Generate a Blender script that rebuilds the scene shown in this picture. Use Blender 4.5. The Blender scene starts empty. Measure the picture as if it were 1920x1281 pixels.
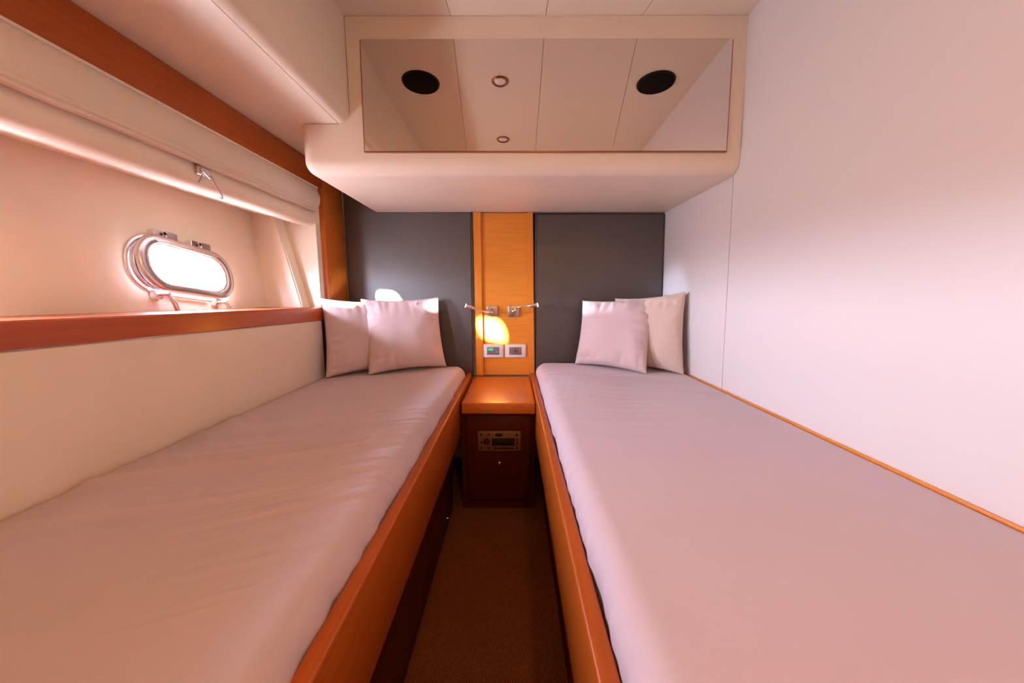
import bpy, bmesh, math, random
from mathutils import Vector, Matrix, noise
random.seed(7)
S = bpy.context.scene
C = S.collection

# ------------------------------------------------------------------ camera, world, light, exposure
# eye is the origin; X right, Y towards the headboards, Z up; floor at z = FL
FL = -.99
F = 680.0
PITCH = math.atan(90.5/F)
cam = bpy.data.cameras.new('camera')
cam.sensor_width = 36; cam.sensor_fit = 'HORIZONTAL'
cam.lens = 36*F/1920; cam.clip_start = .01
co = bpy.data.objects.new('camera', cam); C.objects.link(co)
co.location = (0, 0, 0)
co.rotation_euler = (math.pi/2-PITCH, 0, math.radians(.17))
S.camera = co

w = bpy.data.worlds.new('daylight'); S.world = w; w.use_nodes = True
wn = w.node_tree.nodes; wl = w.node_tree.links
bg = wn['Background']
bg.inputs['Strength'].default_value = 138
g = wn.new('ShaderNodeTexCoord'); sx = wn.new('ShaderNodeSeparateXYZ'); rr = wn.new('ShaderNodeValToRGB')
wl.new(g.outputs['Generated'], sx.inputs[0]); ma = wn.new('ShaderNodeMath'); ma.operation = 'MULTIPLY_ADD'
ma.inputs[1].default_value = .5; ma.inputs[2].default_value = .5
wl.new(sx.outputs['Z'], ma.inputs[0]); wl.new(ma.outputs[0], rr.inputs[0]); wl.new(rr.outputs[0], bg.inputs['Color'])
e = rr.color_ramp.elements            # bright hazy sky above, dimmer sunlit water below the horizon
e[0].position = .47; e[0].color = (.34, .31, .36, 1)
e[1].position = .53; e[1].color = (.86, .84, 1.06, 1)

S.view_settings.view_transform = 'Standard'
S.view_settings.look = 'None'
S.view_settings.exposure = .64
S.view_settings.gamma = 1
S.view_settings.use_curve_mapping = False

def lamp(name, kind, loc, energy, color, target=None, **kw):
    d = bpy.data.lights.new(name, kind); d.energy = energy; d.color = color
    for k, v in kw.items(): setattr(d, k, v)
    o = bpy.data.objects.new(name, d); C.objects.link(o); o.location = loc
    if target is not None:
        o.rotation_euler = (Vector(target)-Vector(loc)).to_track_quat('-Z', 'Y').to_euler()
    return o

WARM = (1.0, .50, .14)
# sun through the porthole, striking the wood panel between the headboards
lamp('sun', 'SUN', (-3, -.3, 1), 110, (1, .86, .68), (-3+.73, -.3+1, 1-.197), angle=math.radians(1.2))
# portal in the porthole opening (guides daylight sampling only)
for py_ in (1.335, .56):
    pt = lamp('porthole_portal', 'AREA', (-1.215, py_, .08), 1, (1, 1, 1), (0, py_, .0), shape='RECTANGLE', size=.40, size_y=.20)
    pt.data.cycles.is_portal = True
# added warm fill behind the camera, shining in through the open doorway
lamp('doorway_fill', 'AREA', (.0, -1.15, .55), .6, WARM, (0, 1, .05), shape='RECTANGLE', size=.6, size_y=.9)

# ------------------------------------------------------------------ materials
def mat(name, col, rough=.6, metal=0, spec=.5, bump=None, var=None, emit=None, coat=0, sheen=0, crough=.15):
    m = bpy.data.materials.new(name); m.use_nodes = True
    nt = m.node_tree; b = nt.nodes['Principled BSDF']
    b.inputs['Base Color'].default_value = (*col, 1)
    b.inputs['Roughness'].default_value = rough
    b.inputs['Metallic'].default_value = metal
    b.inputs['Specular IOR Level'].default_value = spec
    b.inputs['Coat Weight'].default_value = coat
    b.inputs['Coat Roughness'].default_value = crough
    b.inputs['Sheen Weight'].default_value = sheen
    tc = nt.nodes.new('ShaderNodeTexCoord')
    def tex(scale, detail=3, stretch=(1, 1, 1)):
        mp = nt.nodes.new('ShaderNodeMapping'); mp.inputs['Scale'].default_value = stretch
        n = nt.nodes.new('ShaderNodeTexNoise'); n.inputs['Scale'].default_value = scale; n.inputs['Detail'].default_value = detail
        nt.links.new(tc.outputs['Object'], mp.inputs['Vector']); nt.links.new(mp.outputs['Vector'], n.inputs['Vector'])
        return n
    if var:
        amt, scale, stretch = var
        n = tex(scale, 5, stretch)
        r = nt.nodes.new('ShaderNodeValToRGB')
        r.color_ramp.elements[0].position = .3; r.color_ramp.elements[1].position = .72
        r.color_ramp.elements[0].color = (*[c*(1-amt) for c in col], 1)
        r.color_ramp.elements[1].color = (*[min(1, c*(1+amt)) for c in col], 1)
        nt.links.new(n.outputs['Fac'], r.inputs['Fac']); nt.links.new(r.outputs['Color'], b.inputs['Base Color'])
    if bump:
        st, scale, stretch = bump
        n = tex(scale, 3, stretch)
        bm_ = nt.nodes.new('ShaderNodeBump'); bm_.inputs['Strength'].default_value = st; bm_.inputs['Distance'].default_value = .001
        nt.links.new(n.outputs['Fac'], bm_.inputs['Height']); nt.links.new(bm_.outputs['Normal'], b.inputs['Normal'])
    if emit:
        b.inputs['Emission Color'].default_value = (*emit[0], 1); b.inputs['Emission Strength'].default_value = emit[1]
    return m

M = {}
M['gelcoat'] = mat('white_gelcoat', (.85, .85, .85), .4)
M['cream'] = mat('cream_vinyl', (.86, .745, .61), .42, spec=.4, bump=(.25, 900, (1, 1, 1)), var=(.02, 6, (1, 1, 1)))
M['lining'] = mat('hull_lining', (.88, .81, .67), .7, spec=.15, bump=(.25, 700, (1, 1, 1)), var=(.02, 6, (1, 1, 1)))
M['ceiling'] = mat('ceiling_vinyl', (.82, .74, .60), .4, spec=.4, bump=(.2, 900, (1, 1, 1)))
M['white_wall'] = mat('white_wall_laminate', (.75, .715, .705), .35, spec=.45, bump=(.1, 500, (1, 1, 1)))
M['groove'] = mat('groove_backing', (.50, .38, .28), .8)  # plain tan backing that shows in the panel joints
M['wood_y'] = mat('cherry_wood_lengthwise', (.40, .088, .009), .42, spec=.3, var=(.12, 120, (1, .035, 1)), bump=(.12, 200, (1, .03, 1)), coat=.1)
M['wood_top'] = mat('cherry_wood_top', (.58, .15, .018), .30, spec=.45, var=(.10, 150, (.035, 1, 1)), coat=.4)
M['wood_post'] = mat('cherry_wood_post', (.55, .15, .017), .36, spec=.4, var=(.10, 130, (1, 1, .035)), bump=(.12, 200, (1, 1, .03)), coat=.2)
M['wood_x'] = mat('cherry_wood_crosswise', (.74, .265, .030), .36, spec=.4, var=(.10, 150, (.035, 1, 1)), bump=(.12, 200, (.03, 1, 1)), coat=.25)
M['wood_z'] = mat('cherry_wood_upright', (.72, .25, .028), .36, spec=.4, var=(.10, 130, (1, 1, .035)), bump=(.12, 200, (1, 1, .03)), coat=.25)
M['wood_shaded'] = mat('cherry_wood_shaded', (.085, .013, .004), .45, spec=.25, var=(.16, 60, (1, .05, 1)), coat=.03)  # same cherry, darkened in its colour for the shade down the corridor
M['board'] = mat('brown_upholstery', (.034, .024, .020), .40, spec=1.0, coat=.7, crough=.4, bump=(.5, 1400, (1, 1, 1)), var=(.1, 900, (1, 1, 1)), sheen=.1)
M['sheet'] = mat('lilac_grey_sheet', (.56, .455, .50), .75, spec=.2, bump=(.25, 1500, (1, 1, 1)), var=(.02, 5, (1, 1, 1)), sheen=.2)
M['pillow'] = mat('lilac_pillowcase', (.64, .50, .49), .8, spec=.15, bump=(.3, 1300, (1, 1, 1)), sheen=.2)
M['pillow_beige'] = mat('beige_pillowcase', (.66, .52, .44), .8, spec=.15, bump=(.3, 1300, (1, 1, 1)), sheen=.2)
M['blind'] = mat('cream_blind_fabric', (.82, .74, .62), .7, spec=.2, bump=(.3, 1200, (1, 1, 1)))
M['steel'] = mat('polished_steel', (.84, .80, .84), .26, metal=1)
M['steel_satin'] = mat('satin_steel', (.55, .48, .47), .3, metal=1)
M['plastic_white'] = mat('white_plastic', (.80, .78, .80), .3)
M['plastic_grey'] = mat('grey_plastic', (.22, .17, .16), .4)
M['plastic_dark'] = mat('dark_plastic', (.02, .016, .016), .35)
M['speaker'] = mat('black_speaker_mesh', (.006, .005, .005), .8, spec=.1, bump=(.6, 1500, (1, 1, 1)))
M['speaker_rim'] = mat('black_speaker_rim', (.012, .01, .01), .5, spec=.2)
M['lens'] = mat('frosted_lamp_lens', (.85, .80, .78), .35)
M['lens_lit'] = mat('lit_lamp_lens', (.9, .8, .7), .4, emit=((1, .6, .3), 14))
M['bronze'] = mat('bronze_lamp_rim', (.34, .13, .06), .3, metal=.7)
M['lcd'] = mat('green_lcd', (.05, .35, .2), .3, emit=((.05, .55, .28), .5))
M['lcd_blue'] = mat('blue_key', (.30, .38, .75), .4)
M['stereo'] = mat('stereo_face', (.32, .17, .09), .38, metal=.4)
M['led'] = mat('white_led', (1, 1, 1), .4, emit=((.85, .85, 1), 12))
M['rubber_and_shade'] = mat('black_rubber_and_gap_shade', (.015, .013, .013), .6)  # seal rubber; also the black put in for shade in the column gap
M['sill_wood'] = mat('cherry_trim', (.42, .085, .020), .4, spec=.45, var=(.12, 60, (1, .04, 1)), coat=.15)

# mirror
m = bpy.data.materials.new('mirror_silver'); m.use_nodes = True
b = m.node_tree.nodes['Principled BSDF']; b.inputs['Metallic'].default_value = 1; b.inputs['Roughness'].default_value = .0
b.inputs['Base Color'].default_value = (.78, .69, .62, 1); M['mirror'] = m
# glass: lets the daylight straight through, with a surface gloss
m = bpy.data.materials.new('porthole_glass'); m.use_nodes = True
nt = m.node_tree; nt.nodes.clear()
o_ = nt.nodes.new('ShaderNodeOutputMaterial'); mx = nt.nodes.new('ShaderNodeMixShader')
tr = nt.nodes.new('ShaderNodeBsdfTransparent'); gl = nt.nodes.new('ShaderNodeBsdfGlossy')
tr.inputs['Color'].default_value = (.95, .97, .98, 1); gl.inputs['Roughness'].default_value = .02; mx.inputs[0].default_value = .04
nt.links.new(tr.outputs[0], mx.inputs[1]); nt.links.new(gl.outputs[0], mx.inputs[2]); nt.links.new(mx.outputs[0], o_.inputs[0])
M['glass'] = m
# carpet: fine ribbed weave
m = bpy.data.materials.new('ribbed_carpet'); m.use_nodes = True
nt = m.node_tree; b = nt.nodes['Principled BSDF']; b.inputs['Roughness'].default_value = .95; b.inputs['Specular IOR Level'].default_value = .05
tc = nt.nodes.new('ShaderNodeTexCoord'); mp = nt.nodes.new('ShaderNodeMapping'); mp.inputs['Rotation'].default_value = (0, 0, .6)
wv = nt.nodes.new('ShaderNodeTexWave'); wv.inputs['Scale'].default_value = 62; wv.inputs['Distortion'].default_value = 3; wv.inputs['Detail'].default_value = 2; wv.inputs['Detail Scale'].default_value = 3
vo = nt.nodes.new('ShaderNodeTexVoronoi'); vo.inputs['Scale'].default_value = 330
ad = nt.nodes.new('ShaderNodeMath'); ad.operation = 'MULTIPLY_ADD'; ad.inputs[1].default_value = .6
rp = nt.nodes.new('ShaderNodeValToRGB')
rp.color_ramp.elements[0].color = (.09, .024, .008, 1); rp.color_ramp.elements[1].color = (.28, .09, .03, 1)
rp.color_ramp.elements[0].position = .25; rp.color_ramp.elements[1].position = .95
bu = nt.nodes.new('ShaderNodeBump'); bu.inputs['Strength'].default_value = .8; bu.inputs['Distance'].default_value = .002
L = nt.links.new
L(tc.outputs['Object'], mp.inputs[0]); L(mp.outputs[0], wv.inputs[0]); L(mp.outputs[0], vo.inputs['Vector'])
L(vo.outputs['Distance'], ad.inputs[0]); L(wv.outputs['Fac'], ad.inputs[2]); L(ad.outputs[0], rp.inputs[0]); L(rp.outputs[0], b.inputs['Base Color'])
L(ad.outputs[0], bu.inputs['Height']); L(bu.outputs[0], b.inputs['Normal'])
M['carpet'] = m

# ------------------------------------------------------------------ mesh helpers (all in world coordinates)
def N(): return bmesh.new()

def quadbox(bm, c8):
    """c8: 8 corners, bottom ring 0-3 then top ring 4-7"""
    v = [bm.verts.new(p) for p in c8]
    for f in ((0, 3, 2, 1), (4, 5, 6, 7), (0, 1, 5, 4), (1, 2, 6, 5), (2, 3, 7, 6), (3, 0, 4, 7)):
        bm.faces.new([v[i] for i in f])
    return v

def box(bm, x0, x1, y0, y1, z0, z1, bev=0, seg=2):
    n0 = set(bm.verts)
    quadbox(bm, [(x0, y0, z0), (x1, y0, z0), (x1, y1, z0), (x0, y1, z0), (x0, y0, z1), (x1, y0, z1), (x1, y1, z1), (x0, y1, z1)])
    if bev:
        nv = [v for v in bm.verts if v not in n0]
        es = list({e for v in nv for e in v.link_edges})
        bmesh.ops.bevel(bm, geom=es, offset=bev, segments=seg, affect='EDGES', profile=.5)
    return bm

def prism(bm, pts, a0, a1, axis='Y'):
    """extrude a closed 2D outline; axis Y: pts are (x,z); axis X: pts are (y,z); axis Z: pts are (x,y)"""
    def P(p, a):
        return {'Y': (p[0], a, p[1]), 'X': (a, p[0], p[1]), 'Z': (p[0], p[1], a)}[axis]
    A = [bm.verts.new(P(p, a0)) for p in pts]; B = [bm.verts.new(P(p, a1)) for p in pts]
    n = len(pts)
    bm.faces.new(A); bm.faces.new(B[::-1])
    for i in range(n):
        bm.faces.new([A[i], B[i], B[(i+1) % n], A[(i+1) % n]])
    return A, B

def tube(bm, pts, r, seg=12, caps=True):
    pts = [Vector(p) for p in pts]
    rs = r if isinstance(r, (list, tuple)) else [r]*len(pts)
    rings = []; up = None
    for i, p in enumerate(pts):
        t = (pts[min(i+1, len(pts)-1)]-pts[max(i-1, 0)]).normalized()
        if up is None:
            up = Vector((0, 0, 1)) if abs(t.z) < .9 else Vector((1, 0, 0))
        a = t.cross(up)
        if a.length < 1e-6: a = t.cross(Vector((1, 0, 0)))
        a.normalize(); bb = a.cross(t).normalized(); up = bb
        rings.append([bm.verts.new(p+(a*math.cos(2*math.pi*k/seg)+bb*math.sin(2*math.pi*k/seg))*rs[i]) for k in range(seg)])
    for r0, r1 in zip(rings, rings[1:]):
        for k in range(seg):
            bm.faces.new([r0[k], r0[(k+1) % seg], r1[(k+1) % seg], r1[k]])
    if caps:
        bm.faces.new(rings[0][::-1]); bm.faces.new(rings[-1])
    return bm

def lathe(bm, prof, seg=40, mtx=Matrix()):
    """prof: (radius, height) list, revolved about local Z"""
    rings = []
    for r, h in prof:
        if r < 1e-6: rings.append([bm.verts.new(mtx @ Vector((0, 0, h)))])
        else: rings.append([bm.verts.new(mtx @ Vector((r*math.cos(2*math.pi*k/seg), r*math.sin(2*math.pi*k/seg), h))) for k in range(seg)])
    for a, b_ in zip(rings, rings[1:]):
        for k in range(seg):
            k2 = (k+1) % seg
            if len(a) == 1 and len(b_) == 1: continue
            if len(a) == 1: bm.faces.new([a[0], b_[k], b_[k2]])
            elif len(b_) == 1: bm.faces.new([a[k], b_[0], a[k2]])
            else: bm.faces.new([a[k], b_[k], b_[k2], a[k2]])
    return bm

def obj(name, bm, m, parent=None, smooth=0, loc=None):
    """link bm (world coordinates) as one mesh object under parent; smooth = auto-smooth angle in degrees"""
    bmesh.ops.recalc_face_normals(bm, faces=bm.faces)
    org = Vector(loc) if loc is not None else (Vector(parent_world(parent)) if parent else None)
    if org is None:
        xs = [v.co for v in bm.verts]
        org = Vector(((min(v.x for v in xs)+max(v.x for v in xs))/2, (min(v.y for v in xs)+max(v.y for v in xs))/2, min(v.z for v in xs)))
    bmesh.ops.translate(bm, verts=bm.verts, vec=-org)
    if smooth:
        lim = math.radians(smooth)
        for f in bm.faces: f.smooth = True
        for e in bm.edges:
            if len(e.link_faces) == 2 and e.calc_face_angle(0) > lim: e.smooth = False
    me = bpy.data.meshes.new(name); bm.to_mesh(me); bm.free()
    me.materials.append(m)
    o = bpy.data.objects.new(name, me); C.objects.link(o)
    if parent:
        o.parent = parent; o.location = org-Vector(parent_world(parent))
    else: o.location = org
    return o

def parent_world(p):
    v = Vector((0, 0, 0))
    while p: v += p.location; p = p.parent
    return v

def tag(o, label=None, cat=None, group=None, kind=None):
    if label: o['label'] = label
    if cat: o['category'] = cat
    if group: o['group'] = group
    if kind: o['kind'] = kind
    return o

def thing(name, label, cat, loc, group=None):
    o = bpy.data.objects.new(name, None); C.objects.link(o); o.location = loc; o.empty_display_size = .05
    return tag(o, label, cat, group)

def arc(cx, cz, r, a0, a1, n=8):
    return [(cx+r*math.cos(math.radians(a0+(a1-a0)*i/n)), cz+r*math.sin(math.radians(a0+(a1-a0)*i/n))) for i in range(n+1)]

# ------------------------------------------------------------------ the room shell
YB, YF = 2.05, -.95          # head end, door end
ZC = .958                    # ceiling
def xr(z): return .838-.022*z   # inboard wall leans a little
XL = -.925                   # plane of beam, ledge and side panel
ZT = -.39                    # mattress top

# floor
obj('floor', box(N(), -.95, .95, YF-.5, 2.12, FL-.03, FL), M['carpet'])['kind'] = 'structure'

# ceiling with its tapered panels
ceil = obj('ceiling', box(N(), -1.0, 1.0, YF, 2.12, ZC+.012, ZC+.05), M['groove']); ceil['kind'] = 'structure'
def s1(y): return -.225-.076*(1.302-y)
def s2(y): return .116+.028*(1.302-y)
def s3(y): return .466+.172*(1.302-y) if y > .3 else .638+.03*(.3-y)
edges = [lambda y: -.66, s1, s2, s3, lambda y: .835]
ys = [YF, -.3, .3, .8, 1.41]
for i in range(4):
    bm = N()
    L_, R_ = edges[i], edges[i+1]
    for y0, y1 in zip(ys, ys[1:]):
        g = .0009
        quadbox(bm, [(L_(y0)+g, y0, ZC), (R_(y0)-g, y0, ZC), (R_(y1)-g, y1, ZC), (L_(y1)+g, y1, ZC),
                     (L_(y0)+g, y0, ZC+.014), (R_(y0)-g, y0, ZC+.014), (R_(y1)-g, y1, ZC+.014), (L_(y1)+g, y1, ZC+.014)])
    bmesh.ops.remove_doubles(bm, verts=bm.verts, dist=1e-5)
    obj('ceiling_panel', bm, M['ceiling'], ceil)

# inboard (right) wall: backing and two panels with a joint
def wallquad(bm, y0, y1, z0, z1, off=0, th=.012):
    quadbox(bm, [(xr(z0)+off, y0, z0), (xr(z0)+off+th, y0, z0), (xr(z0)+off+th, y1, z0), (xr(z0)+off, y1, z0),
                 (xr(z1)+off, y0, z1), (xr(z1)+off+th, y0, z1), (xr(z1)+off+th, y1, z1), (xr(z1)+off, y1, z1)])
    return bm
wr = obj('wall_right', wallquad(N(), YF, 2.12, FL, ZC+.03, .012, .03), M['groove']); wr['kind'] = 'structure'
obj('wall_panel', wallquad(N(), YF, 1.4345, FL, ZC+.012), M['white_wall'], wr)
obj('wall_panel', wallquad(N(), 1.4375, 2.10, FL, ZC+.012), M['white_wall'], wr)
# head-end wall behind the headboards
obj('wall_back', box(N(), -1.24, .95, 2.085, 2.12, FL, ZC+.03), M['cream'])['kind'] = 'structure'
# door end with an open doorway
bm = N(); box(bm, -1.24, -.36, YF-.04, YF, FL, ZC+.03); box(bm, .36, .95, YF-.04, YF, FL, ZC+.03); box(bm, -.36, .36, YF-.04, YF, .86, ZC+.03)
obj('wall_front', bm, M['cream'])['kind'] = 'structure'
bm = N(); box(bm, -.5, -.47, -1.6, YF-.04, FL, ZC); box(bm, .47, .5, -1.6, YF-.04, FL, ZC); box(bm, -.5, .5, -1.63, -1.6, FL, ZC); box(bm, -.5, .5, -1.63, YF-.04, ZC, ZC+.03)
box(bm, -.5, .5, -1.63, YF-.4, FL-.03, FL)
obj('trim_1', bm, M['cream'])['kind'] = 'structure'
# door frame round the doorway
bm = N(); box(bm, -.39, -.355, YF-.05, YF+.015, FL, .88, .004); box(bm, .355, .39, YF-.05, YF+.015, FL, .88, .004); box(bm, -.355, .355, YF-.05, YF+.015, .845, .88, .004)
obj('door_1', bm, M['wood_z'])['kind'] = 'structure'

# soffit down the hull side: vertical face with rounded lower edge, then a flat underside panel
face = [(-.59, ZC+.02), (-.59, .648)] + arc(-.63, .648, .04, 0, -90, 8)[1:] + [(-.63, .63), (-.66, .63), (-.66, ZC+.02)]
bm = N(); prism(bm, face, YF, 2.085)
sof = obj('trim_2', bm, M['ceiling'], smooth=40); sof['kind'] = 'structure'
bm = N(); box(bm, -.99, -.6325, YF, 2.085, .608, .63)
obj('soffit_panel', bm, M['ceiling'], sof)

# hull wall, leaning, with the porthole opening cut through it
def xh(z): return -1.198-.094*z
HN = Vector((1, 0, .094)).normalized()              # inward normal
PC = Vector((xh(.082), 1.338, .082))                # porthole centre on the wall
ROT = math.radians(-7.6)
V0 = Vector((-.094, 0, 1)).normalized(); U0 = Vector((0, 1, 0))
PU = (U0*math.cos(ROT)+V0*math.sin(ROT)).normalized()
PV = (V0*math.cos(ROT)-U0*math.sin(ROT)).normalized()
def pp(u, v, n, tilt=0):
    return PC+PU*u+PV*v+HN*(n+tilt*(v-.09))
def stadium(hw, hh, r, n=10):
    r = min(r, hh, hw)
    out = []
    for cx, cy, a in ((hw-r, hh-r, 0), (-hw+r, hh-r, 90), (-hw+r, -hh+r, 180), (hw-r, -hh+r, 270)):
        out += [(cx+r*math.cos(math.radians(a+90*i/n)), cy+r*math.sin(math.radians(a+90*i/n))) for i in range(n+1)]
    return out

bm = N()
hole = stadium(.165, .078, .07, 10)
O = [(-2.5, -.6), (1.1, -.9), (1.1, .9), (-2.5, .6)]
# wall sheet: rectangle in wall plane with hole, inner and outer faces
def ringsheet(bm, hole, y0, y1, z0, z1, n, dy=0):
    H = [bm.verts.new(pp(u, v, n)+Vector((0, dy, 0))) for u, v in hole]
    def onwall(y, z):
        return Vector((xh(z), y, z))+HN*n
    n4 = len(hole)//4
    cs = [onwall(y1, z1), onwall(y0, z1), onwall(y0, z0), onwall(y1, z0)]
    Cn = [bm.verts.new(c) for c in cs]
    for q in range(4):
        seg = H[q*n4:(q+1)*n4]
        for a, b_ in zip(seg, seg[1:]): bm.faces.new([Cn[q], b_, a])
        bm.faces.new([Cn[q], Cn[(q+1) % 4], H[((q+1)*n4) % len(H)], seg[-1]])
    return H
W2 = -.775      # a second, identical porthole further aft on the same wall, just outside the left edge of the view
for ya, yb, dy in ((.95, 2.10, 0), (YF, .95, W2)):
    Ha = ringsheet(bm, hole, ya, yb, -.62, .70, 0, dy)
    Hb = ringsheet(bm, hole, ya, yb, -.62, .70, -.03, dy)
    for k in range(len(Ha)):
        k2 = (k+1) % len(Ha); bm.faces.new([Ha[k], Ha[k2], Hb[k2], Hb[k]])
bmesh.ops.remove_doubles(bm, verts=bm.verts, dist=1e-5)
obj('wall_left', bm, M['lining'])['kind'] = 'structure'
# closing strip outside behind the berth and above
obj('trim_3', box(N(), -1.265, -.93, YF, 2.085, .63, ZC+.03), M['cream'])['kind'] = 'structure'
obj('trim_4', box(N(), -1.15, -.93, YF, 2.085, FL, -.50), M['cream'])['kind'] = 'structure'

# recess: fascia behind the blind, rounded under edge, then sloping headlining to the hull wall
prof = [(-.945, .60), (-.945, .358)] + arc(-.987, .358, .042, 0, -85, 10)[1:] + [(-1.235, .378), (-1.30, .38), (-1.30, .60)]
bm = N(); prism(bm, prof, YF, 1.83)
obj('trim_5', bm, M['lining'], smooth=40)['kind'] = 'structure'
# end of the recess: proud hull-frame cover with a slanting edge and a set-back panel
bm = N()
zt, zb = .42, -.075
v = [(-1.26, 1.80, zt), (-1.10, 1.735, zt), (-1.165, 1.80, zb), (-1.0, 1.735, zb)]
quadbox(bm, [(-1.20, 1.768, zb), (-1.003, 1.735, zb), (-1.003, 1.9, zb), (-1.20, 1.9, zb),
             (-1.25, 1.768, zt), (-1.118, 1.735, zt), (-1.118, 1.9, zt), (-1.25, 1.9, zt)])
bmesh.ops.bevel(bm, geom=[e for e in bm.edges if abs(e.verts[0].co.y-1.735) < 1e-4 and abs(e.verts[1].co.y-1.735) < 1e-4], offset=.006, segments=3, affect='EDGES')
obj('trim_6', bm, M['lining'], smooth=40)['kind'] = 'structure'
obj('trim_7', box(N(), -1.26, -.95, 1.80, 1.90, -.10, .60), M['lining'])['kind'] = 'structure'

# wooden beam over the recess, post at its end, ledge below
bm = N(); box(bm, -.975, XL, YF, 1.838, .498, .607, .003)
obj('trim_8', bm, M['wood_y'], smooth=40)['kind'] = 'structure'
bm = N(); box(bm, -.968, XL-.001, 1.84, 2.044, -.44, .607, .003)
obj('trim_9', bm, M['wood_post'], smooth=40)['kind'] = 'structure'
prof = [(XL, -.128), (XL, -.05), (-.929, -.046), (-1.225, -.046), (-1.225, -.075), (-.96, -.075), (-.96, -.128)]
bm = N(); prism(bm, prof, YF, 1.838)
def zrise(y): return .022*(1.738-y)            # the padded panel's top edge rises a little towards the foot
for v_ in bm.verts:
    if v_.co.z < -.1: v_.co.z += zrise(v_.co.y)
    elif v_.co.z > -.06: v_.co.z -= .004+.0155*(v_.co.y-.65)
obj('trim_10', bm, M['sill_wood'])['kind'] = 'structure'

# ------------------------------------------------------------------ overhead locker with mirror
t = thing('overhead_cabinet', 'cream overhead locker with a wide mirror front above both headboards', 'cabinet', (.02, 1.72, .435))
ZU = .437
def locker_outline(i):
    o = [(-.729, ZU+i), (.826, ZU+i), (.818, ZC-.001), (-.588, ZC-.001), (-.588, .648)]
    o += [(-.596, .628), (-.609, .613), (-.632, .606), (-.779+i, .606)]
    return o+arc(-.729, ZU+.05, .05-i, 180, 262, 8)
bm = N(); rings = []
for k in range(9):
    a_ = math.pi/2*k/8
    rings.append([bm.verts.new((x, 1.40+.047*(1-math.cos(a_)), z)) for x, z in locker_outline(.047*(1-math.sin(a_)))])
rings.append([bm.verts.new((x, 2.042, z)) for x, z in locker_outline(0)])
bm.faces.new(rings[0]); bm.faces.new(rings[-1][::-1])
for A, B in zip(rings, rings[1:]):
    for j in range(len(A)): bm.faces.new([A[j], B[j], B[(j+1) % len(A)], A[(j+1) % len(A)]])
obj('body', bm, M['cream'], t, smooth=42)
th = math.radians(1.55)
def mir(x, z, n=0):    # point on the leaning mirror plane
    return (x, 1.394+(z-.697)*math.tan(th)-n, z)
bm = N(); x0, x1, z0, z1 = -.536, .768, .510, .884
quadbox(bm, [mir(x0, z0), mir(x1, z0), mir(x1, z0, -.012), mir(x0, z0, -.012), mir(x0, z1), mir(x1, z1), mir(x1, z1, -.012), mir(x0, z1, -.012)])
mirror = obj('mirror_door', bm, M['mirror'], t)
mirror['label'] = 'mirror pane'
bm = N(); g = .0035
for a in ((x0-g, x1+g, z0-g, z0), (x0-g, x1+g, z1, z1+g), (x0-g, x0, z0, z1), (x1, x1+g, z0, z1)):
    quadbox(bm, [mir(a[0], a[2], -.001), mir(a[1], a[2], -.001), mir(a[1], a[2], -.014), mir(a[0], a[2], -.014),
                 mir(a[0], a[3], -.001), mir(a[1], a[3], -.001), mir(a[1], a[3], -.014), mir(a[0], a[3], -.014)])
obj('mirror_surround', bm, M['bronze'], t)

# ------------------------------------------------------------------ ceiling fittings (seen in the mirror, and lit ones behind the viewer)
def disc_m(x, y): return Matrix.Translation((x, y, ZC)) @ Matrix.Rotation(math.pi, 4, 'X')
def speaker(x, y, label):
    s = thing('ceiling_speaker', label, 'speaker', (x, y, ZC), 'round ceiling speakers')
    obj('grille', lathe(N(), [(0, .010), (.04, .0095), (.074, .006), (.076, .001)], 48, disc_m(x, y)), M['speaker'], s, 50)
    obj('rim', lathe(N(), [(.076, -.004), (.0765, .007), (.081, .006), (.083, .0), (.083, -.004)], 48, disc_m(x, y)), M['speaker_rim'], s, 50)
speaker(-.414, 1.037, 'round black ceiling speaker beside the soffit, left one in the mirror')
speaker(.640, 1.033, 'round black ceiling speaker near the right wall, right one in the mirror')
def downlight(x, y, label, lit, r=.038, power=0):
    s = thing('ceiling_downlight', label, 'light', (x, y, ZC), 'recessed ceiling downlights')
    obj('bezel', lathe(N(), [(r*.68, -.003), (r*.70, .004), (r*.86, .0075), (r*.98, .004), (r, 0), (r, -.003)], 40, disc_m(x, y)), M['bronze'], s, 50)
    obj('lens', lathe(N(), [(0, .0045), (r*.4, .004), (r*.69, .0015)], 32, disc_m(x, y)), M['lens_lit' if lit else 'lens'], s, 50)
    if lit:
        lamp('downlight_glow', 'AREA', (x, y, ZC-.012), power, WARM, (x, y, 0), shape='DISK', size=r*1.4)
downlight(-.059, 1.044, 'small bronze-rimmed downlight between the two speakers, upper one in the mirror', False)
downlight(-.060, .502, 'small bronze-rimmed downlight seen lowest in the mirror', False)
downlight(.22, -.25, 'lit ceiling downlight behind the viewer over the right berth', True, power=4.4)
downlight(-.10, -.62, 'lit ceiling downlight added out of view by the doorway as warm fill', True, power=3.5)  # unseen lamp added to bring in warm fill

# ------------------------------------------------------------------ headboards and the wood panel between
def headboard(x0, x1, z0, z1, label, dx=0):
    bm = N()
    quadbox(bm, [(x0, 2.043, z0), (x1+dx, 2.043, z0), (x1+dx, 2.083, z0), (x0, 2.083, z0), (x0, 2.043, z1), (x1, 2.043, z1), (x1, 2.083, z1), (x0, 2.083, z1)])
    bmesh.ops.bevel(bm, geom=list(bm.edges), offset=.010, segments=3, affect='EDGES')
    return tag(obj('headboard', bm, M['board'], smooth=50), label, 'headboard', 'upholstered headboards')
headboard(-.923, -.224, -.48, .604, 'dark brown upholstered headboard behind the left pillows, by the wooden post')
headboard(.121, .826, -.48, .434, 'dark brown upholstered headboard behind the right pillows, by the white wall', .015)

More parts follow.
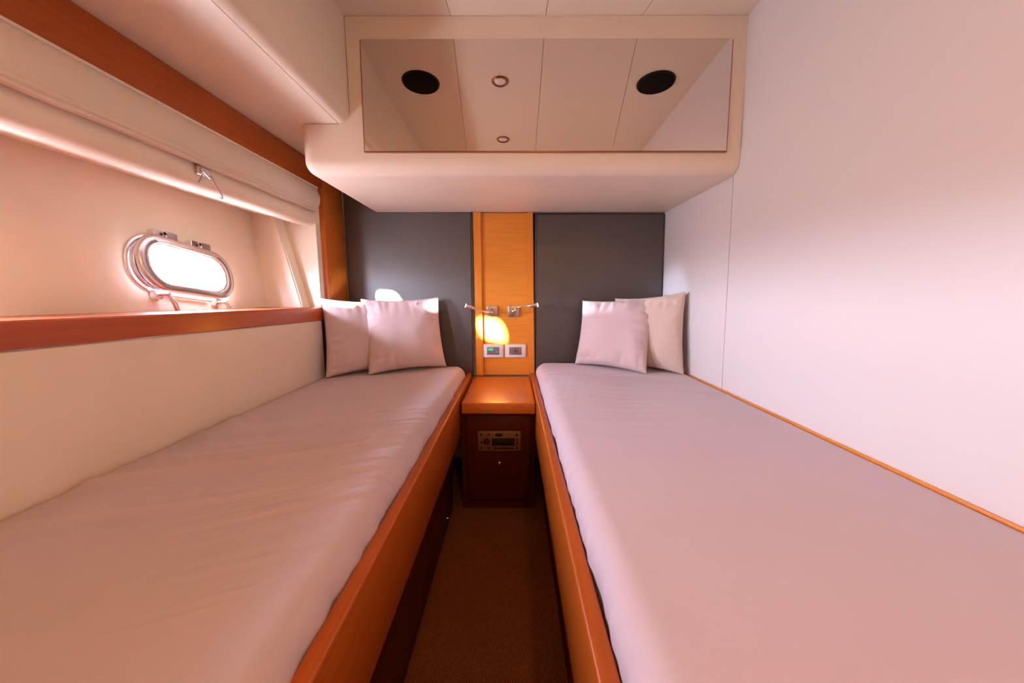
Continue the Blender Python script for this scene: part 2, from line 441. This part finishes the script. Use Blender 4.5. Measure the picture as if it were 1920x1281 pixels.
t = thing('wall_column', 'upright honey-coloured wood panel between the headboards with raised side strips', 'panel', (-.05, 2.06, -.468))
def column(name, xt0, xt1, xb0, xb1, y, m, bev=.002):
    bm = N()
    quadbox(bm, [(xb0, y, -.468), (xb1, y, -.468), (xb1, 2.084, -.468), (xb0, 2.084, -.468), (xt0, y, ZU-.002), (xt1, y, ZU-.002), (xt1, 2.084, ZU-.002), (xt0, 2.084, ZU-.002)])
    bmesh.ops.bevel(bm, geom=list(bm.edges), offset=bev, segments=2, affect='EDGES')
    return obj(name, bm, m, t, 40)
column('centre_panel', -.18, .08, -.175, .095, 2.052, M['wood_x'])
column('side_strip', -.218, -.175, -.210, -.170, 2.038, M['wood_z'])
column('side_strip', .0745, .107, .089, .1235, 2.038, M['wood_z'])
obj('gap_shade', box(N(), .108, .122, 2.075, 2.084, -.468, ZU-.002), M['rubber_and_shade'], t)  # black strip standing in for the shade inside this gap

# ------------------------------------------------------------------ nightstand, stereo
t = thing('nightstand', 'low wooden cabinet with a thick shiny top between the two berths', 'nightstand', (-.065, 1.78, FL))
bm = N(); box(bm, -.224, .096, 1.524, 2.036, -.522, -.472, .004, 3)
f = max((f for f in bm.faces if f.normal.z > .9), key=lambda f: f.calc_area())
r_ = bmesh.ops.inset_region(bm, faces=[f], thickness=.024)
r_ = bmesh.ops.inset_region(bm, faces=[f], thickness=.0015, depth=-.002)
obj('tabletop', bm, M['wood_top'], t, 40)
obj('cabinet_body', box(N(), -.232, .098, 1.572, 2.036, FL, -.522), M['wood_shaded'], t)
obj('door', box(N(), -.205, .074, 1.553, 1.573, FL+.05, -.526, .002), M['wood_shaded'], t, 40)
k = obj('lock_knob', lathe(N(), [(.0, .014), (.0045, .013), (.006, .009), (.0045, .004), (.008, .002), (.008, 0)], 20, Matrix.Translation((-.061, 1.553, -.764)) @ Matrix.Rotation(math.pi/2, 4, 'X')), M['steel'], t, 50)
k['label'] = 'small bright metal knob'

t = thing('marine_stereo', 'flush radio with dark display and round buttons in the cabinet under the nightstand top', 'stereo', (-.062, 1.55, -.70))
xa, xb, za, zb_ = -.158, .034, -.702, -.608
obj('faceplate', box(N(), xa, xb, 1.5445, 1.5528, za, zb_, .0025), M['stereo'], t, 40)
def rel(u, v): return xa+(xb-xa)*u, zb_+(za-zb_)*v     # u right, v down on the plate
x, z = rel(.33, .34); x2, z2 = rel(.86, .71)
obj('display', box(N(), x, x2, 1.5425, 1.547, z2, z, .001), M['plastic_dark'], t, 40)
x, z = rel(.50, .17)
def ydisc(bm, x, z, r, y=1.5445, d=.0025, sx=1, seg=18):
    mt = Matrix.Translation((x, y, z)) @ Matrix.Rotation(math.pi/2, 4, 'X') @ Matrix.Diagonal((sx, 1, 1, 1))
    return lathe(bm, [(0, d), (r*.8, d), (r, d*.5), (r, -.001)], seg, mt)
obj('logo_badge', ydisc(N(), x, z, .0085, sx=2.1), M['plastic_dark'], t, 40)
x, z = rel(.21, .50)
kn = obj('tuning_knob', ydisc(N(), x, z, .0155, d=.003, sx=1), M['wood_shaded'], t, 40)
for a in range(4):
    ang = math.pi/2*a
    obj('pad_key', ydisc(N(), x+.0095*math.cos(ang), z+.0095*math.sin(ang), .0045, y=1.5415, d=.002), M['plastic_dark'], kn, 40)
obj('pad_centre', ydisc(N(), x, z, .004, y=1.5415, d=.003), M['steel'], kn, 40)
for u, v_ in ((.08, .16), (.26, .16), (.91, .18), (.92, .42), (.92, .60), (.91, .82), (.08, .84), (.26, .84), (.09, .55)):
    x, z = rel(u, v_)
    obj('button', ydisc(N(), x, z, .005), M['plastic_dark'], t, 40)
for i in range(6):
    x, z = rel(.41+.077*i, .84)
    obj('preset_key', box(N(), x-.0055, x+.0055, 1.5425, 1.547, z-.0045, z+.0045, .001), M['plastic_dark'], t, 40)

# ------------------------------------------------------------------ control plates on the column
def plate(x0, x1, label):
    t = thing('switch_plate', label, 'switch', ((x0+x1)/2, 2.05, -.365), 'wall plates on the wood column')
    z0, z1 = -.364, -.288
    obj('frame', box(N(), x0, x1, 2.0425, 2.053, z0, z1, .003), M['plastic_white'], t, 40)
    w_ = x1-x0
    return t, x0+w_*.20, x0+w_*.80, z0+.016, z1-.016
t, a, b_, z0, z1 = plate(-.172, -.056, 'white wall plate with a green lit display and tiny keys, left of the pair')
mod = obj('module', box(N(), a, b_, 2.0405, 2.045, z0, z1, .001), M['plastic_grey'], t, 40)
obj('display', box(N(), a+.007, a+.036, 2.0395, 2.042, z1-.020, z1-.006, .0005), M['lcd'], mod)
kk = obj('key', box(N(), b_-.020, b_-.005, 2.0395, 2.042, z0+.013, z0+.020, .0005), M['lcd_blue'], mod); kk['label'] = 'pale blue key'
for i in range(4):
    obj('key', box(N(), a+.006+.0115*i, a+.014+.0115*i, 2.0395, 2.042, z0+.004, z0+.010, .0005), M['steel_satin'], mod)
for i in range(2):
    obj('key', box(N(), b_-.022+.010*i, b_-.015+.010*i, 2.0395, 2.042, z0+.026, z0+.033, .0005), M['steel_satin'], mod)
t, a, b_, z0, z1 = plate(-.046, .072, 'white wall plate with a grey socket insert, right of the pair')
mod = obj('module', box(N(), a, b_, 2.0405, 2.045, z0, z1, .001), M['plastic_grey'], t, 40)
xm, zm = (a+b_)/2+.001, (z0+z1)/2
obj('socket', lathe(N(), [(0, .0005), (.007, .0005), (.009, .004), (.0125, .004), (.014, 0)], 24, Matrix.Translation((xm, 2.0405, zm)) @ Matrix.Rotation(math.pi/2, 4, 'X')), M['steel_satin'], mod, 40)
obj('socket_hole', lathe(N(), [(0, .0015), (.0045, .0015), (.0045, 0)], 16, Matrix.Translation((xm, 2.0405, zm)) @ Matrix.Rotation(math.pi/2, 4, 'X')), M['plastic_dark'], mod)
for i in range(3):
    obj('key', box(N(), a+.005, a+.014, 2.0395, 2.042, z0+.005+.012*i, z0+.013+.012*i, .0005), M['steel_satin'], mod)
obj('key', box(N(), b_-.015, b_-.004, 2.0395, 2.042, z0+.006, z1-.006, .0005), M['steel_satin'], mod)

# ------------------------------------------------------------------ gooseneck reading lamps
def bez(p, n=14):
    out = []
    P = [Vector(q) for q in p]
    for i in range(n+1):
        s = i/n; q = list(P)
        while len(q) > 1: q = [a_.lerp(b2, s) for a_, b2 in zip(q, q[1:])]
        out.append(q[0])
    return out
def reading_lamp(cx, hx0, hx1, z0, z1, yh, label, neck):
    t = thing('reading_lamp', label, 'lamp', (cx, 2.05, -.105), 'reading lamps on the wood column')
    obj('wall_plate', box(N(), cx-.031, cx+.031, 2.040, 2.053, -.131, -.070, .003), M['steel_satin'], t, 40)
    obj('stem_base', lathe(N(), [(.012, 0), (.012, .006), (.007, .012), (0, .014)], 24, Matrix.Translation((cx, 2.040, -.098)) @ Matrix.Rotation(math.pi/2, 4, 'X')), M['steel_satin'], t, 50)
    obj('gooseneck', tube(N(), bez(neck, 18), .0038, 10), M['steel'], t, 60)
    a_, b2 = Vector((hx0, yh, z0)), Vector((hx1, yh-.008, z1)); d = b2-a_
    hd = obj('lamp_head', tube(N(), [a_, a_+d*.15, a_+d*.45, a_+d*.8, b2], [.005, .0085, .0105, .0115, .0115], 20), M['steel'], t, 40)
    n = d.normalized()
    obj('led_lens', tube(N(), [b2+n*.0002, b2+n*.0022], [.0100, .0095], 20), M['led'], hd, 40)
    return b2+n*.006, n
hl, nl = reading_lamp(-.118, -.197, -.252, -.085, -.066, 1.952, 'small steel gooseneck reading lamp pointing left, on the column beside the left headboard',
    [(-.118, 2.036, -.098), (-.118, 1.99, -.100), (-.145, 1.955, -.100), (-.170, 1.952, -.095), (-.199, 1.952, -.084)])
hr, nr = reading_lamp(.003, .078, .130, -.068, -.062, 1.952, 'small steel gooseneck reading lamp pointing right, on the column beside the right headboard',
    [(.003, 2.036, -.098), (.003, 1.98, -.110), (.012, 1.955, -.062), (.045, 1.952, -.072), (.079, 1.952, -.068)])
lamp('reading_light', 'SPOT', hl, 5, (.92, .90, 1), hl+Vector((-.6, .045, .018)), spot_size=math.radians(34), spot_blend=.6, shadow_soft_size=.009)
lamp('reading_light', 'SPOT', hr, 6.0, (.72, .78, 1), hr+Vector((.6, -.02, .03)), spot_size=math.radians(34), spot_blend=.9, shadow_soft_size=.009)

# ------------------------------------------------------------------ porthole
wdw = tag(bpy.data.objects.new('window_1', None), kind='structure'); C.objects.link(wdw); wdw.location = PC
def ring(bm, outer, inner, n0, n1, tilt=0, bev=.003):
    """closed ring between two outlines with a softened front edge"""
    lv = []
    def put(o, n): return [bm.verts.new(pp(u, v_, n, tilt)) for u, v_ in o]
    def mixo(o, i, s): return [(a[0]*(1-s)+b2[0]*s, a[1]*(1-s)+b2[1]*s) for a, b2 in zip(o, i)]
    wd = max(1e-4, math.hypot(outer[0][0]-inner[0][0], outer[0][1]-inner[0][1])); s = bev/wd
    lv = [put(outer, n0), put(outer, n1-bev), put(mixo(outer, inner, s), n1), put(mixo(outer, inner, 1-s), n1), put(inner, n1-bev), put(inner, n0)]
    k = len(outer)
    for i in range(len(lv)):
        a, b2 = lv[i], lv[(i+1) % len(lv)]
        for j in range(k):
            j2 = (j+1) % k; bm.faces.new([a[j], a[j2], b2[j2], b2[j]])
    return bm
ringm = ring(N(), stadium(.196, .099, .092), stadium(.172, .082, .075), -.002, .007)
obj('outer_flange', ringm, M['steel'], wdw, 50)
obj('spigot', ring(N(), stadium(.180, .087, .082), stadium(.163, .077, .070), 0, .016, bev=.002), M['steel'], wdw, 50)
obj('hull_opening', ring(N(), stadium(.185, .092, .085), stadium(.163, .077, .070), -.045, -.001, bev=.0005), M['gelcoat'], wdw, 50)
obj('rubber_seal', ring(N(), stadium(.1765, .085, .08), stadium(.1665, .0795, .073), .015, .0195, bev=.0015), M['rubber_and_shade'], wdw, 50)
TL = -.10   # the sash hangs from its top hinges, standing a little off at the bottom
sash = obj('sash', ring(N(), stadium(.187, .094, .088), stadium(.156, .0685, .064), .020, .036, TL, bev=.004), M['steel'], wdw, 50)
obj('bead', ring(N(), stadium(.157, .0695, .065), stadium(.151, .0645, .06), .022, .031, TL, bev=.002), M['steel_satin'], sash, 50)
bm = N()
fr_ = [bm.verts.new(pp(u, v_, .030, TL)) for u, v_ in stadium(.154, .067, .062)]
bk_ = [bm.verts.new(pp(u, v_, .024, TL)) for u, v_ in stadium(.154, .067, .062)]
bm.faces.new(fr_); bm.faces.new(bk_[::-1])
for j in range(len(fr_)):
    j2 = (j+1) % len(fr_); bm.faces.new([fr_[j], fr_[j2], bk_[j2], bk_[j]])
obj('glass_pane', bm, M['glass'], sash)
def pbox(bm, u0, u1, v0, v1, n0, n1, bev=.002):
    s0 = set(bm.verts)
    quadbox(bm, [pp(u0, v0, n0), pp(u1, v0, n0), pp(u1, v0, n1), pp(u0, v0, n1), pp(u0, v1, n0), pp(u1, v1, n0), pp(u1, v1, n1), pp(u0, v1, n1)])
    es = list({e for v_ in bm.verts if v_ not in s0 for e in v_.link_edges})
    bmesh.ops.bevel(bm, geom=es, offset=bev, segments=2, affect='EDGES'); return bm
for uc in (-.070, .068):
    h = obj('hinge', pbox(N(), uc-.012, uc+.030, .082, .116, .022, .034), M['steel'], wdw, 50)
    obj('hinge_leaf', pbox(N(), uc-.046, uc-.014, .094, .116, -.001, .026), M['steel'], h, 50)
    bm = N(); lathe(bm, [(0, .004), (.0045, .003), (.0055, 0)], 16, Matrix.Translation(pp(uc-.016, .106, .032)) @ HN.to_track_quat('Z', 'Y').to_matrix().to_4x4())
    obj('screw', bm, M['plastic_dark'], h, 50)
for uc, sg in ((-.105, 1), (.135, 1)):
    lug = obj('latch_lug', pbox(N(), uc-.022, uc+.012, -.118, -.088, -.001, .020, .004), M['steel'], wdw, 50)
    obj('latch_pivot', tube(N(), [pp(uc-.01, -.104, .010), pp(uc+.004, -.104, .034), pp(uc+.006, -.103, .044)], [.005, .006, .0065], 14), M['steel'], lug, 50)
    bm = N(); bl = [pp(uc+.004, -.100, .036), pp(uc+.012, -.115, .040), pp(uc+.022, -.135, .043), pp(uc+.030, -.158, .044)]
    lever = tube(bm, bl, [.005, .0055, .0075, .0065], 12)
    obj('latch_lever', bm, M['steel'], lug, 50)
obj('drain_pipe', tube(N(), [pp(-.08, -.100, .012), pp(.0, -.102, .012), pp(.10, -.102, .012)], .005, 12), M['steel'], wdw, 50)

def copy_tree(o, parent=None):
    c = o.copy(); C.objects.link(c); c.parent = parent
    for ch in list(o.children): copy_tree(ch, c)
    return c
w2 = copy_tree(wdw); w2.name = 'window_2'; w2.location.y += W2

# ------------------------------------------------------------------ blind under the beam, porthole hook
t = thing('window_blind', 'cream fabric blind rolled up along the wooden beam above the porthole', 'blind', (-.94, .5, .38))
def wob(y, s, a): return a*noise.noise(Vector((y*s, 3.1, 0)))
def blindsheet(y0, y1, prof, m, ny=160):
    bm = N(); rows = []
    for i in range(ny+1):
        y = y0+(y1-y0)*i/ny
        e = max(0, 1-(y1-y)/.03)
        rows.append([bm.verts.new((x+wob(y+z*2, 6, .004)*(1 if j not in (0, len(prof)-1) else 0)-.006*e*e, y, z+wob(y, 7, .0035)*(.50-z)/.12+(.010*e*e if z < .43 else 0))) for j, (x, z) in enumerate(prof)])
    n = len(prof)
    for a, b2 in zip(rows, rows[1:]):
        for j in range(n): bm.faces.new([a[j], a[(j+1) % n], b2[(j+1) % n], b2[j]])
    bm.faces.new(rows[0]); bm.faces.new(rows[-1][::-1])
    return bm
pf = [(-.933, .497), (-.921, .480), (-.912, .455), (-.910, .428), (-.914, .408), (-.921, .398), (-.932, .400), (-.934, .45)]
obj('fabric', blindsheet(YF+.02, 1.795, pf, None), M['blind'], t, 60)
pf = [(-.918, .402), (-.914, .397), (-.916, .390), (-.924, .388), (-.930, .396), (-.926, .402)]
obj('hem_bar', blindsheet(YF+.02, 1.785, pf, None), M['blind'], t, 60)
pf = [(-.924, .394), (-.920, .389), (-.921, .381), (-.930, .378), (-.937, .386), (-.932, .394)]
obj('hem_bar', blindsheet(YF+.02, 1.78, pf, None), M['blind'], t, 60)
obj('top_batten', box(N(), -.936, -.926, YF+.02, 1.80, .492, .499, .001), M['lining'], t)

t = thing('porthole_hook', 'small metal bracket with two thin wire arms hanging below the blind over the porthole', 'hook', (-.94, 1.15, .36))
bm = N(); box(bm, -.945, -.931, 1.128, 1.178, .352, .377, .003)
obj('bracket', bm, M['steel_satin'], t, 50)
obj('clip', tube(N(), [(-.928, 1.132, .366), (-.924, 1.145, .356), (-.924, 1.160, .348)], .003, 8), M['steel'], t, 50)
wp = [(-.930, 1.172, .358), (-.93, 1.183, .340), (-.929, 1.200, .318), (-.929, 1.207, .307), (-.929, 1.2065, .300), (-.929, 1.200, .2975), (-.929, 1.1955, .301)]
obj('wire_arm', tube(N(), wp, .0022, 8), M['steel_satin'], t, 50)
obj('wire_arm', tube(N(), [(-.93, 1.140, .352), (-.925, 1.125, .336), (-.918, 1.108, .322)], .0018, 8), M['steel_satin'], t, 50)

# ------------------------------------------------------------------ upholstered side panel above the left berth
bm = N(); box(bm, -.955, XL-.001, YF+.02, 1.755, -.47, -.129, .008, 3)
for v_ in bm.verts:
    if v_.co.z > -.2: v_.co.z += zrise(v_.co.y)

tag(obj('side_panel', bm, M['cream'], smooth=50), 'cream upholstered panel along the hull between the wooden ledge and the left mattress', 'panel')

# ------------------------------------------------------------------ berths
def berth(label, side):
    """side -1: left berth; +1: right berth"""
    s = side
    xin = -.236 if s < 0 else .100        # corridor face of the rail
    xw = -.922 if s < 0 else .836
    t = thing('berth', label, 'bed', ((xin+xw)/2, 1.0, FL), 'built-in single berths')
    y0, y1 = -.12, 2.035
    def bx(name, xa, xb, ya, yb, za, zb, m, bev=.002, parent=None, sm=40):
        return obj(name, box(N(), min(xa, xb), max(xa, xb), ya, yb, za, zb, bev, 3), m, parent or t, sm)
    bx('rail', xin, xin+s*.027, y0, y1, -.64, -.450, M['wood_y'], .005)
    bx('base_board', xin+s*.030, xw, y0, y1, -.53, -.515, M['wood_shaded'])
    tk = xin+s*.040
    ys_ = [y0, .52, 1.08, 1.55]
    for a, b2 in zip(ys_, ys_[1:]):
        d = bx('front_panel', tk, tk+s*.018, a+.0025, b2-.0025, FL+.012, -.632, M['wood_shaded'], .0015)
        if s < 0 and b2 == 1.55:
            obj('panel_knob', lathe(N(), [(0, .008), (.004, .007), (.005, .002), (.006, 0)], 14, Matrix.Translation((tk, 1.40, -.93)) @ Matrix.Rotation(math.pi/2, 4, 'Y')), M['steel'], d, 50)
    bx('plinth', tk+s*.019, tk+s*.03, y0, 1.55, FL, -.63, M['rubber_and_shade'])
    bx('end_board', xin+s*.03, xw, y0, y0+.018, FL, -.53, M['wood_shaded'])
    if s > 0:
        bm = N(); xx = xr(-.39)
        box(bm, xx-.0075, xx-.001, y0, 1.80, -.52, ZT+.006, .002)
        obj('wall_strip', bm, M['wood_x'], t, 40)['label'] = 'thin wooden strip along the white wall'
berth('built-in wooden berth base under the left mattress, beside the porthole side', -1)
berth('built-in wooden berth base under the right mattress, beside the plain white wall', 1)

def mattress(label, xw, xc, zt, side, wr):
    """xw: wall-side x, xc: corridor-side x; zt top; wr(x,y) -> dz wrinkles"""
    y0, y1 = -.12, 2.028
    zb = -.5145
    rc, rw = .046, .012
    # cross-section from wall-side bottom over the top to corridor bottom, as (distance from corridor edge d, z, top weight)
    W = abs(xc-xw)
    sec = [(W, zb, 0), (W, zt-rw, 0)]
    sec += [(W-rw+rw*math.cos(a), zt-rw+rw*math.sin(a), .3) for a in [math.pi/2*i/3 for i in range(1, 4)]]
    nt_ = 96
    d0, d1 = W-rw, rc
    sec += [(d0+(d1-d0)*i/nt_, zt, 1) for i in range(1, nt_)]
    sec += [(rc-rc*math.sin(a), zt-rc+rc*math.cos(a), 1-.7*i/8) for i, a in [(i, math.pi/2*i/8) for i in range(0, 9)]]
    sec += [(0.002, zt-.062, .3), (.004, zt-.085, .2), (.008, zb, 0)]
    ny = 620
    ylist = [y0+(y1-.05-y0)*i/ny for i in range(ny+1)]
    rv = .05
    ends = [(y1-rv+rv*math.sin(math.pi/2*i/8), rv*(1-math.cos(math.pi/2*i/8))) for i in range(1, 9)]
    rings = []
    sg = 1 if xw > xc else -1
    bm = N()
    for y, dz in [(y, 0) for y in ylist]+ends:
        rp = .085
        q = max(0, y-(y1-rp)); inset = rp-math.sqrt(max(0, rp*rp-q*q))*1.0 if q > 0 else 0
        row = []
        for d, z, wt in sec:
            k = 1-d/W
            dd = d+inset*max(0, 1-d/.35)
            zz = min(z, zt-dz*.5) if z > zb else z
            x = xc+sg*dd
            if wt > 0 and dz < .03:
                zz += wr(x, y, d)*wt
            # soft wavy hang on the corridor side
            if d < .05:
                wv_ = .0055*noise.noise(Vector((y*9, 5*side, 0)))+.0055*noise.noise(Vector((y*26, 9*side, 2)))
                x += sg*wv_*(1-d/.05)*min(1, (zt-z)/.05+.2)
            row.append(bm.verts.new((x, y, zz)))
        rings.append(row)
    n = len(sec)
    for a, b2 in zip(rings, rings[1:]):
        for j in range(n-1): bm.faces.new([a[j], a[j+1], b2[j+1], b2[j]])
        bm.faces.new([a[-1], a[0], b2[0], b2[-1]])
    bm.faces.new(rings[0]); bm.faces.new(rings[-1][::-1])
    o = obj('mattress', bm, M['sheet'], smooth=70)
    return tag(o, label, 'mattress', 'sheeted single mattresses')

def gauss(x, s): return math.exp(-(x/s)**2)
def fold(p, freq, seed):
    freq *= .62
    # sharp little ridges between flatter valleys
    a_ = 1-abs(noise.noise(Vector((p*freq, seed, 0))))*2.6
    b_ = 1-abs(noise.noise(Vector((p*freq*1.9, seed+7, 0))))*2.6
    return .75*max(0, a_)**2+.35*max(0, b_)**2
def wr_left(x, y, d):
    # fine pleats radiating from the corridor edge, running towards the wall and the foot
    s_ = y - .42*(x+.28) * 1.0                    # coordinate across the pleats
    z = 0
    env = gauss(y-.92-.2*(x+.28), .34)
    near = math.exp(-((d-.10)/.16)**2)
    z += .0170*env*near*fold(s_, 42, 1.7)
    z += .0230*gauss(s_-1.02, .22)*fold(s_+.02*math.sin(x*9), 15, 4.2)*(.45+.55*math.exp(-((d-.3)/.4)**2))
    z += .0030*noise.noise(Vector((x*3, y*2.2, 1)))
    # bunch at the wall side near the middle
    dw = .655-d
    z += .0120*gauss(y-1.02+.5*(dw), .16)*math.exp(-dw/.22)*fold(y+dw*.8, 24, 9.3)
    return z
def wr_right(x, y, d):
    z = 0
    s_ = y-.10*(x-.2)+.05*math.sin((x-.15)*5)
    near = math.exp(-((d-.13)/.17)**2)
    z += .0200*gauss(y-1.45, .30)*near*fold(s_, 38, 2.9)
    z += .0230*gauss(y-1.56, .07)*math.exp(-((d-.25)/.28)**2)*fold(y-.05*x, 30, 6.1)
    line = y-(1.60-.33*(x-.12))
    z += .0045*gauss(line, .012)*(1 if d > .1 else d/.1)
    z -= .0012*gauss(line+.02, .014)
    z += .0028*noise.noise(Vector((x*2.6, y*2.0, 8)))
    return z
mattress('narrow mattress in a lilac-grey fitted sheet on the left berth', -.924, -.2635, ZT-.015, -1, wr_left)
mattress('wide mattress in a lilac-grey fitted sheet on the right berth', xr(-.39)-.009, .1275, ZT+.003, 1, wr_right)

# ------------------------------------------------------------------ pillows
def pillow(tl, tr, br, bl, th_, m, label, seed, sag=.075):
    tl, tr, br, bl = map(Vector, (tl, tr, br, bl))
    n = ((tr-bl).cross(tl-br)).normalized()
    if n.y > 0: n = -n
    nu = 64; bm = N()
    cen = (tl+tr+br+bl)/4
    def surf(u, v_, sgn):
        a, b2 = (u+1)/2, (v_+1)/2
        # concave edges, pulled-in between the corner tips
        cu = sag*(1-v_*v_)**1 * (u**3)
        cv = sag*(1-u*u)**1 * (v_**3)
        aa, bb = a-cu*.5, b2-cv*.5
        p = (bl*(1-aa)+br*aa)*(1-bb)+(tl*(1-aa)+tr*aa)*bb
        e = ((1-abs(u)**2.6)*(1-abs(v_)**2.6))
        h = th_*(e**.46)
        rim = max(abs(u), abs(v_))
        # puckers along the seams and soft dents
        pk = .014*noise.noise(Vector((u*8+seed, v_*1.3, sgn)))*gauss(1-abs(v_), .35)+.014*noise.noise(Vector((v_*8+seed, u*1.3, sgn+4)))*gauss(1-abs(u), .35)
        dent = .011*noise.noise(Vector((u*1.6+seed, v_*1.6, sgn*3)))
        diag = .007*noise.noise(Vector(((u-v_)*6+seed, (u+v_)*1.0, sgn)))*gauss(1.5-abs(u+v_), .5)
        k = min(1, e*3)
        rimw = (1-k)*.0022*noise.noise(Vector((u*5+seed, v_*5, 7)))
        return p+n*(sgn*(h+(pk+dent+diag)*k)+rimw)
    F_, B_ = {}, {}
    for i in range(nu+1):
        for j in range(nu+1):
            su = math.sin((i/nu*2-1)*math.pi/2); sv = math.sin((j/nu*2-1)*math.pi/2)
            u = .6*su+.4*(i/nu*2-1); v_ = .6*sv+.4*(j/nu*2-1)
            F_[i, j] = bm.verts.new(surf(u, v_, 1))
            B_[i, j] = F_[i, j] if i in (0, nu) or j in (0, nu) else bm.verts.new(surf(u, v_, -1))
    for i in range(nu):
        for j in range(nu):
            bm.faces.new([F_[i, j], F_[i+1, j], F_[i+1, j+1], F_[i, j+1]])
            bm.faces.new([B_[i, j], B_[i, j+1], B_[i+1, j+1], B_[i+1, j]])
    zmin = min(v_.co.z for v_ in bm.verts)
    o = obj('pillow', bm, m, smooth=75)
    tag(o, label, 'pillow', 'square pillows on the berths')
    # piped seam round the edge
    return o
zl, zr_ = ZT-.011, ZT+.006
pillow((-.930, 1.76, -.024), (-.640, 1.975, -.040), (-.60, 1.94, zl), (-.895, 1.690, zl), .060, M['pillow'],
       'pillow in the left corner by the wooden post, half behind its neighbour', 3.1)
pillow((-.778, 1.860, -.030), (-.409, 2.000, -.020), (-.368, 1.965, zl), (-.716, 1.755, zl), .064, M['pillow'],
       'lilac-grey pillow leaning on the left headboard, in front of the corner one', 8.4)
pillow((.553, 1.985, -.028), (.818, 1.735, .008), (.812, 1.690, zr_), (.57, 1.945, zr_), .058, M['pillow_beige'],
       'beige pillow in the right corner against the white wall, behind the lilac one', 5.7)
pillow((.378, 1.985, -.040), (.728, 1.845, -.020), (.640, 1.705, zr_), (.338, 1.955, zr_), .062, M['pillow'],
       'lilac-grey pillow leaning towards the right headboard, in front of the beige one', 12.9)
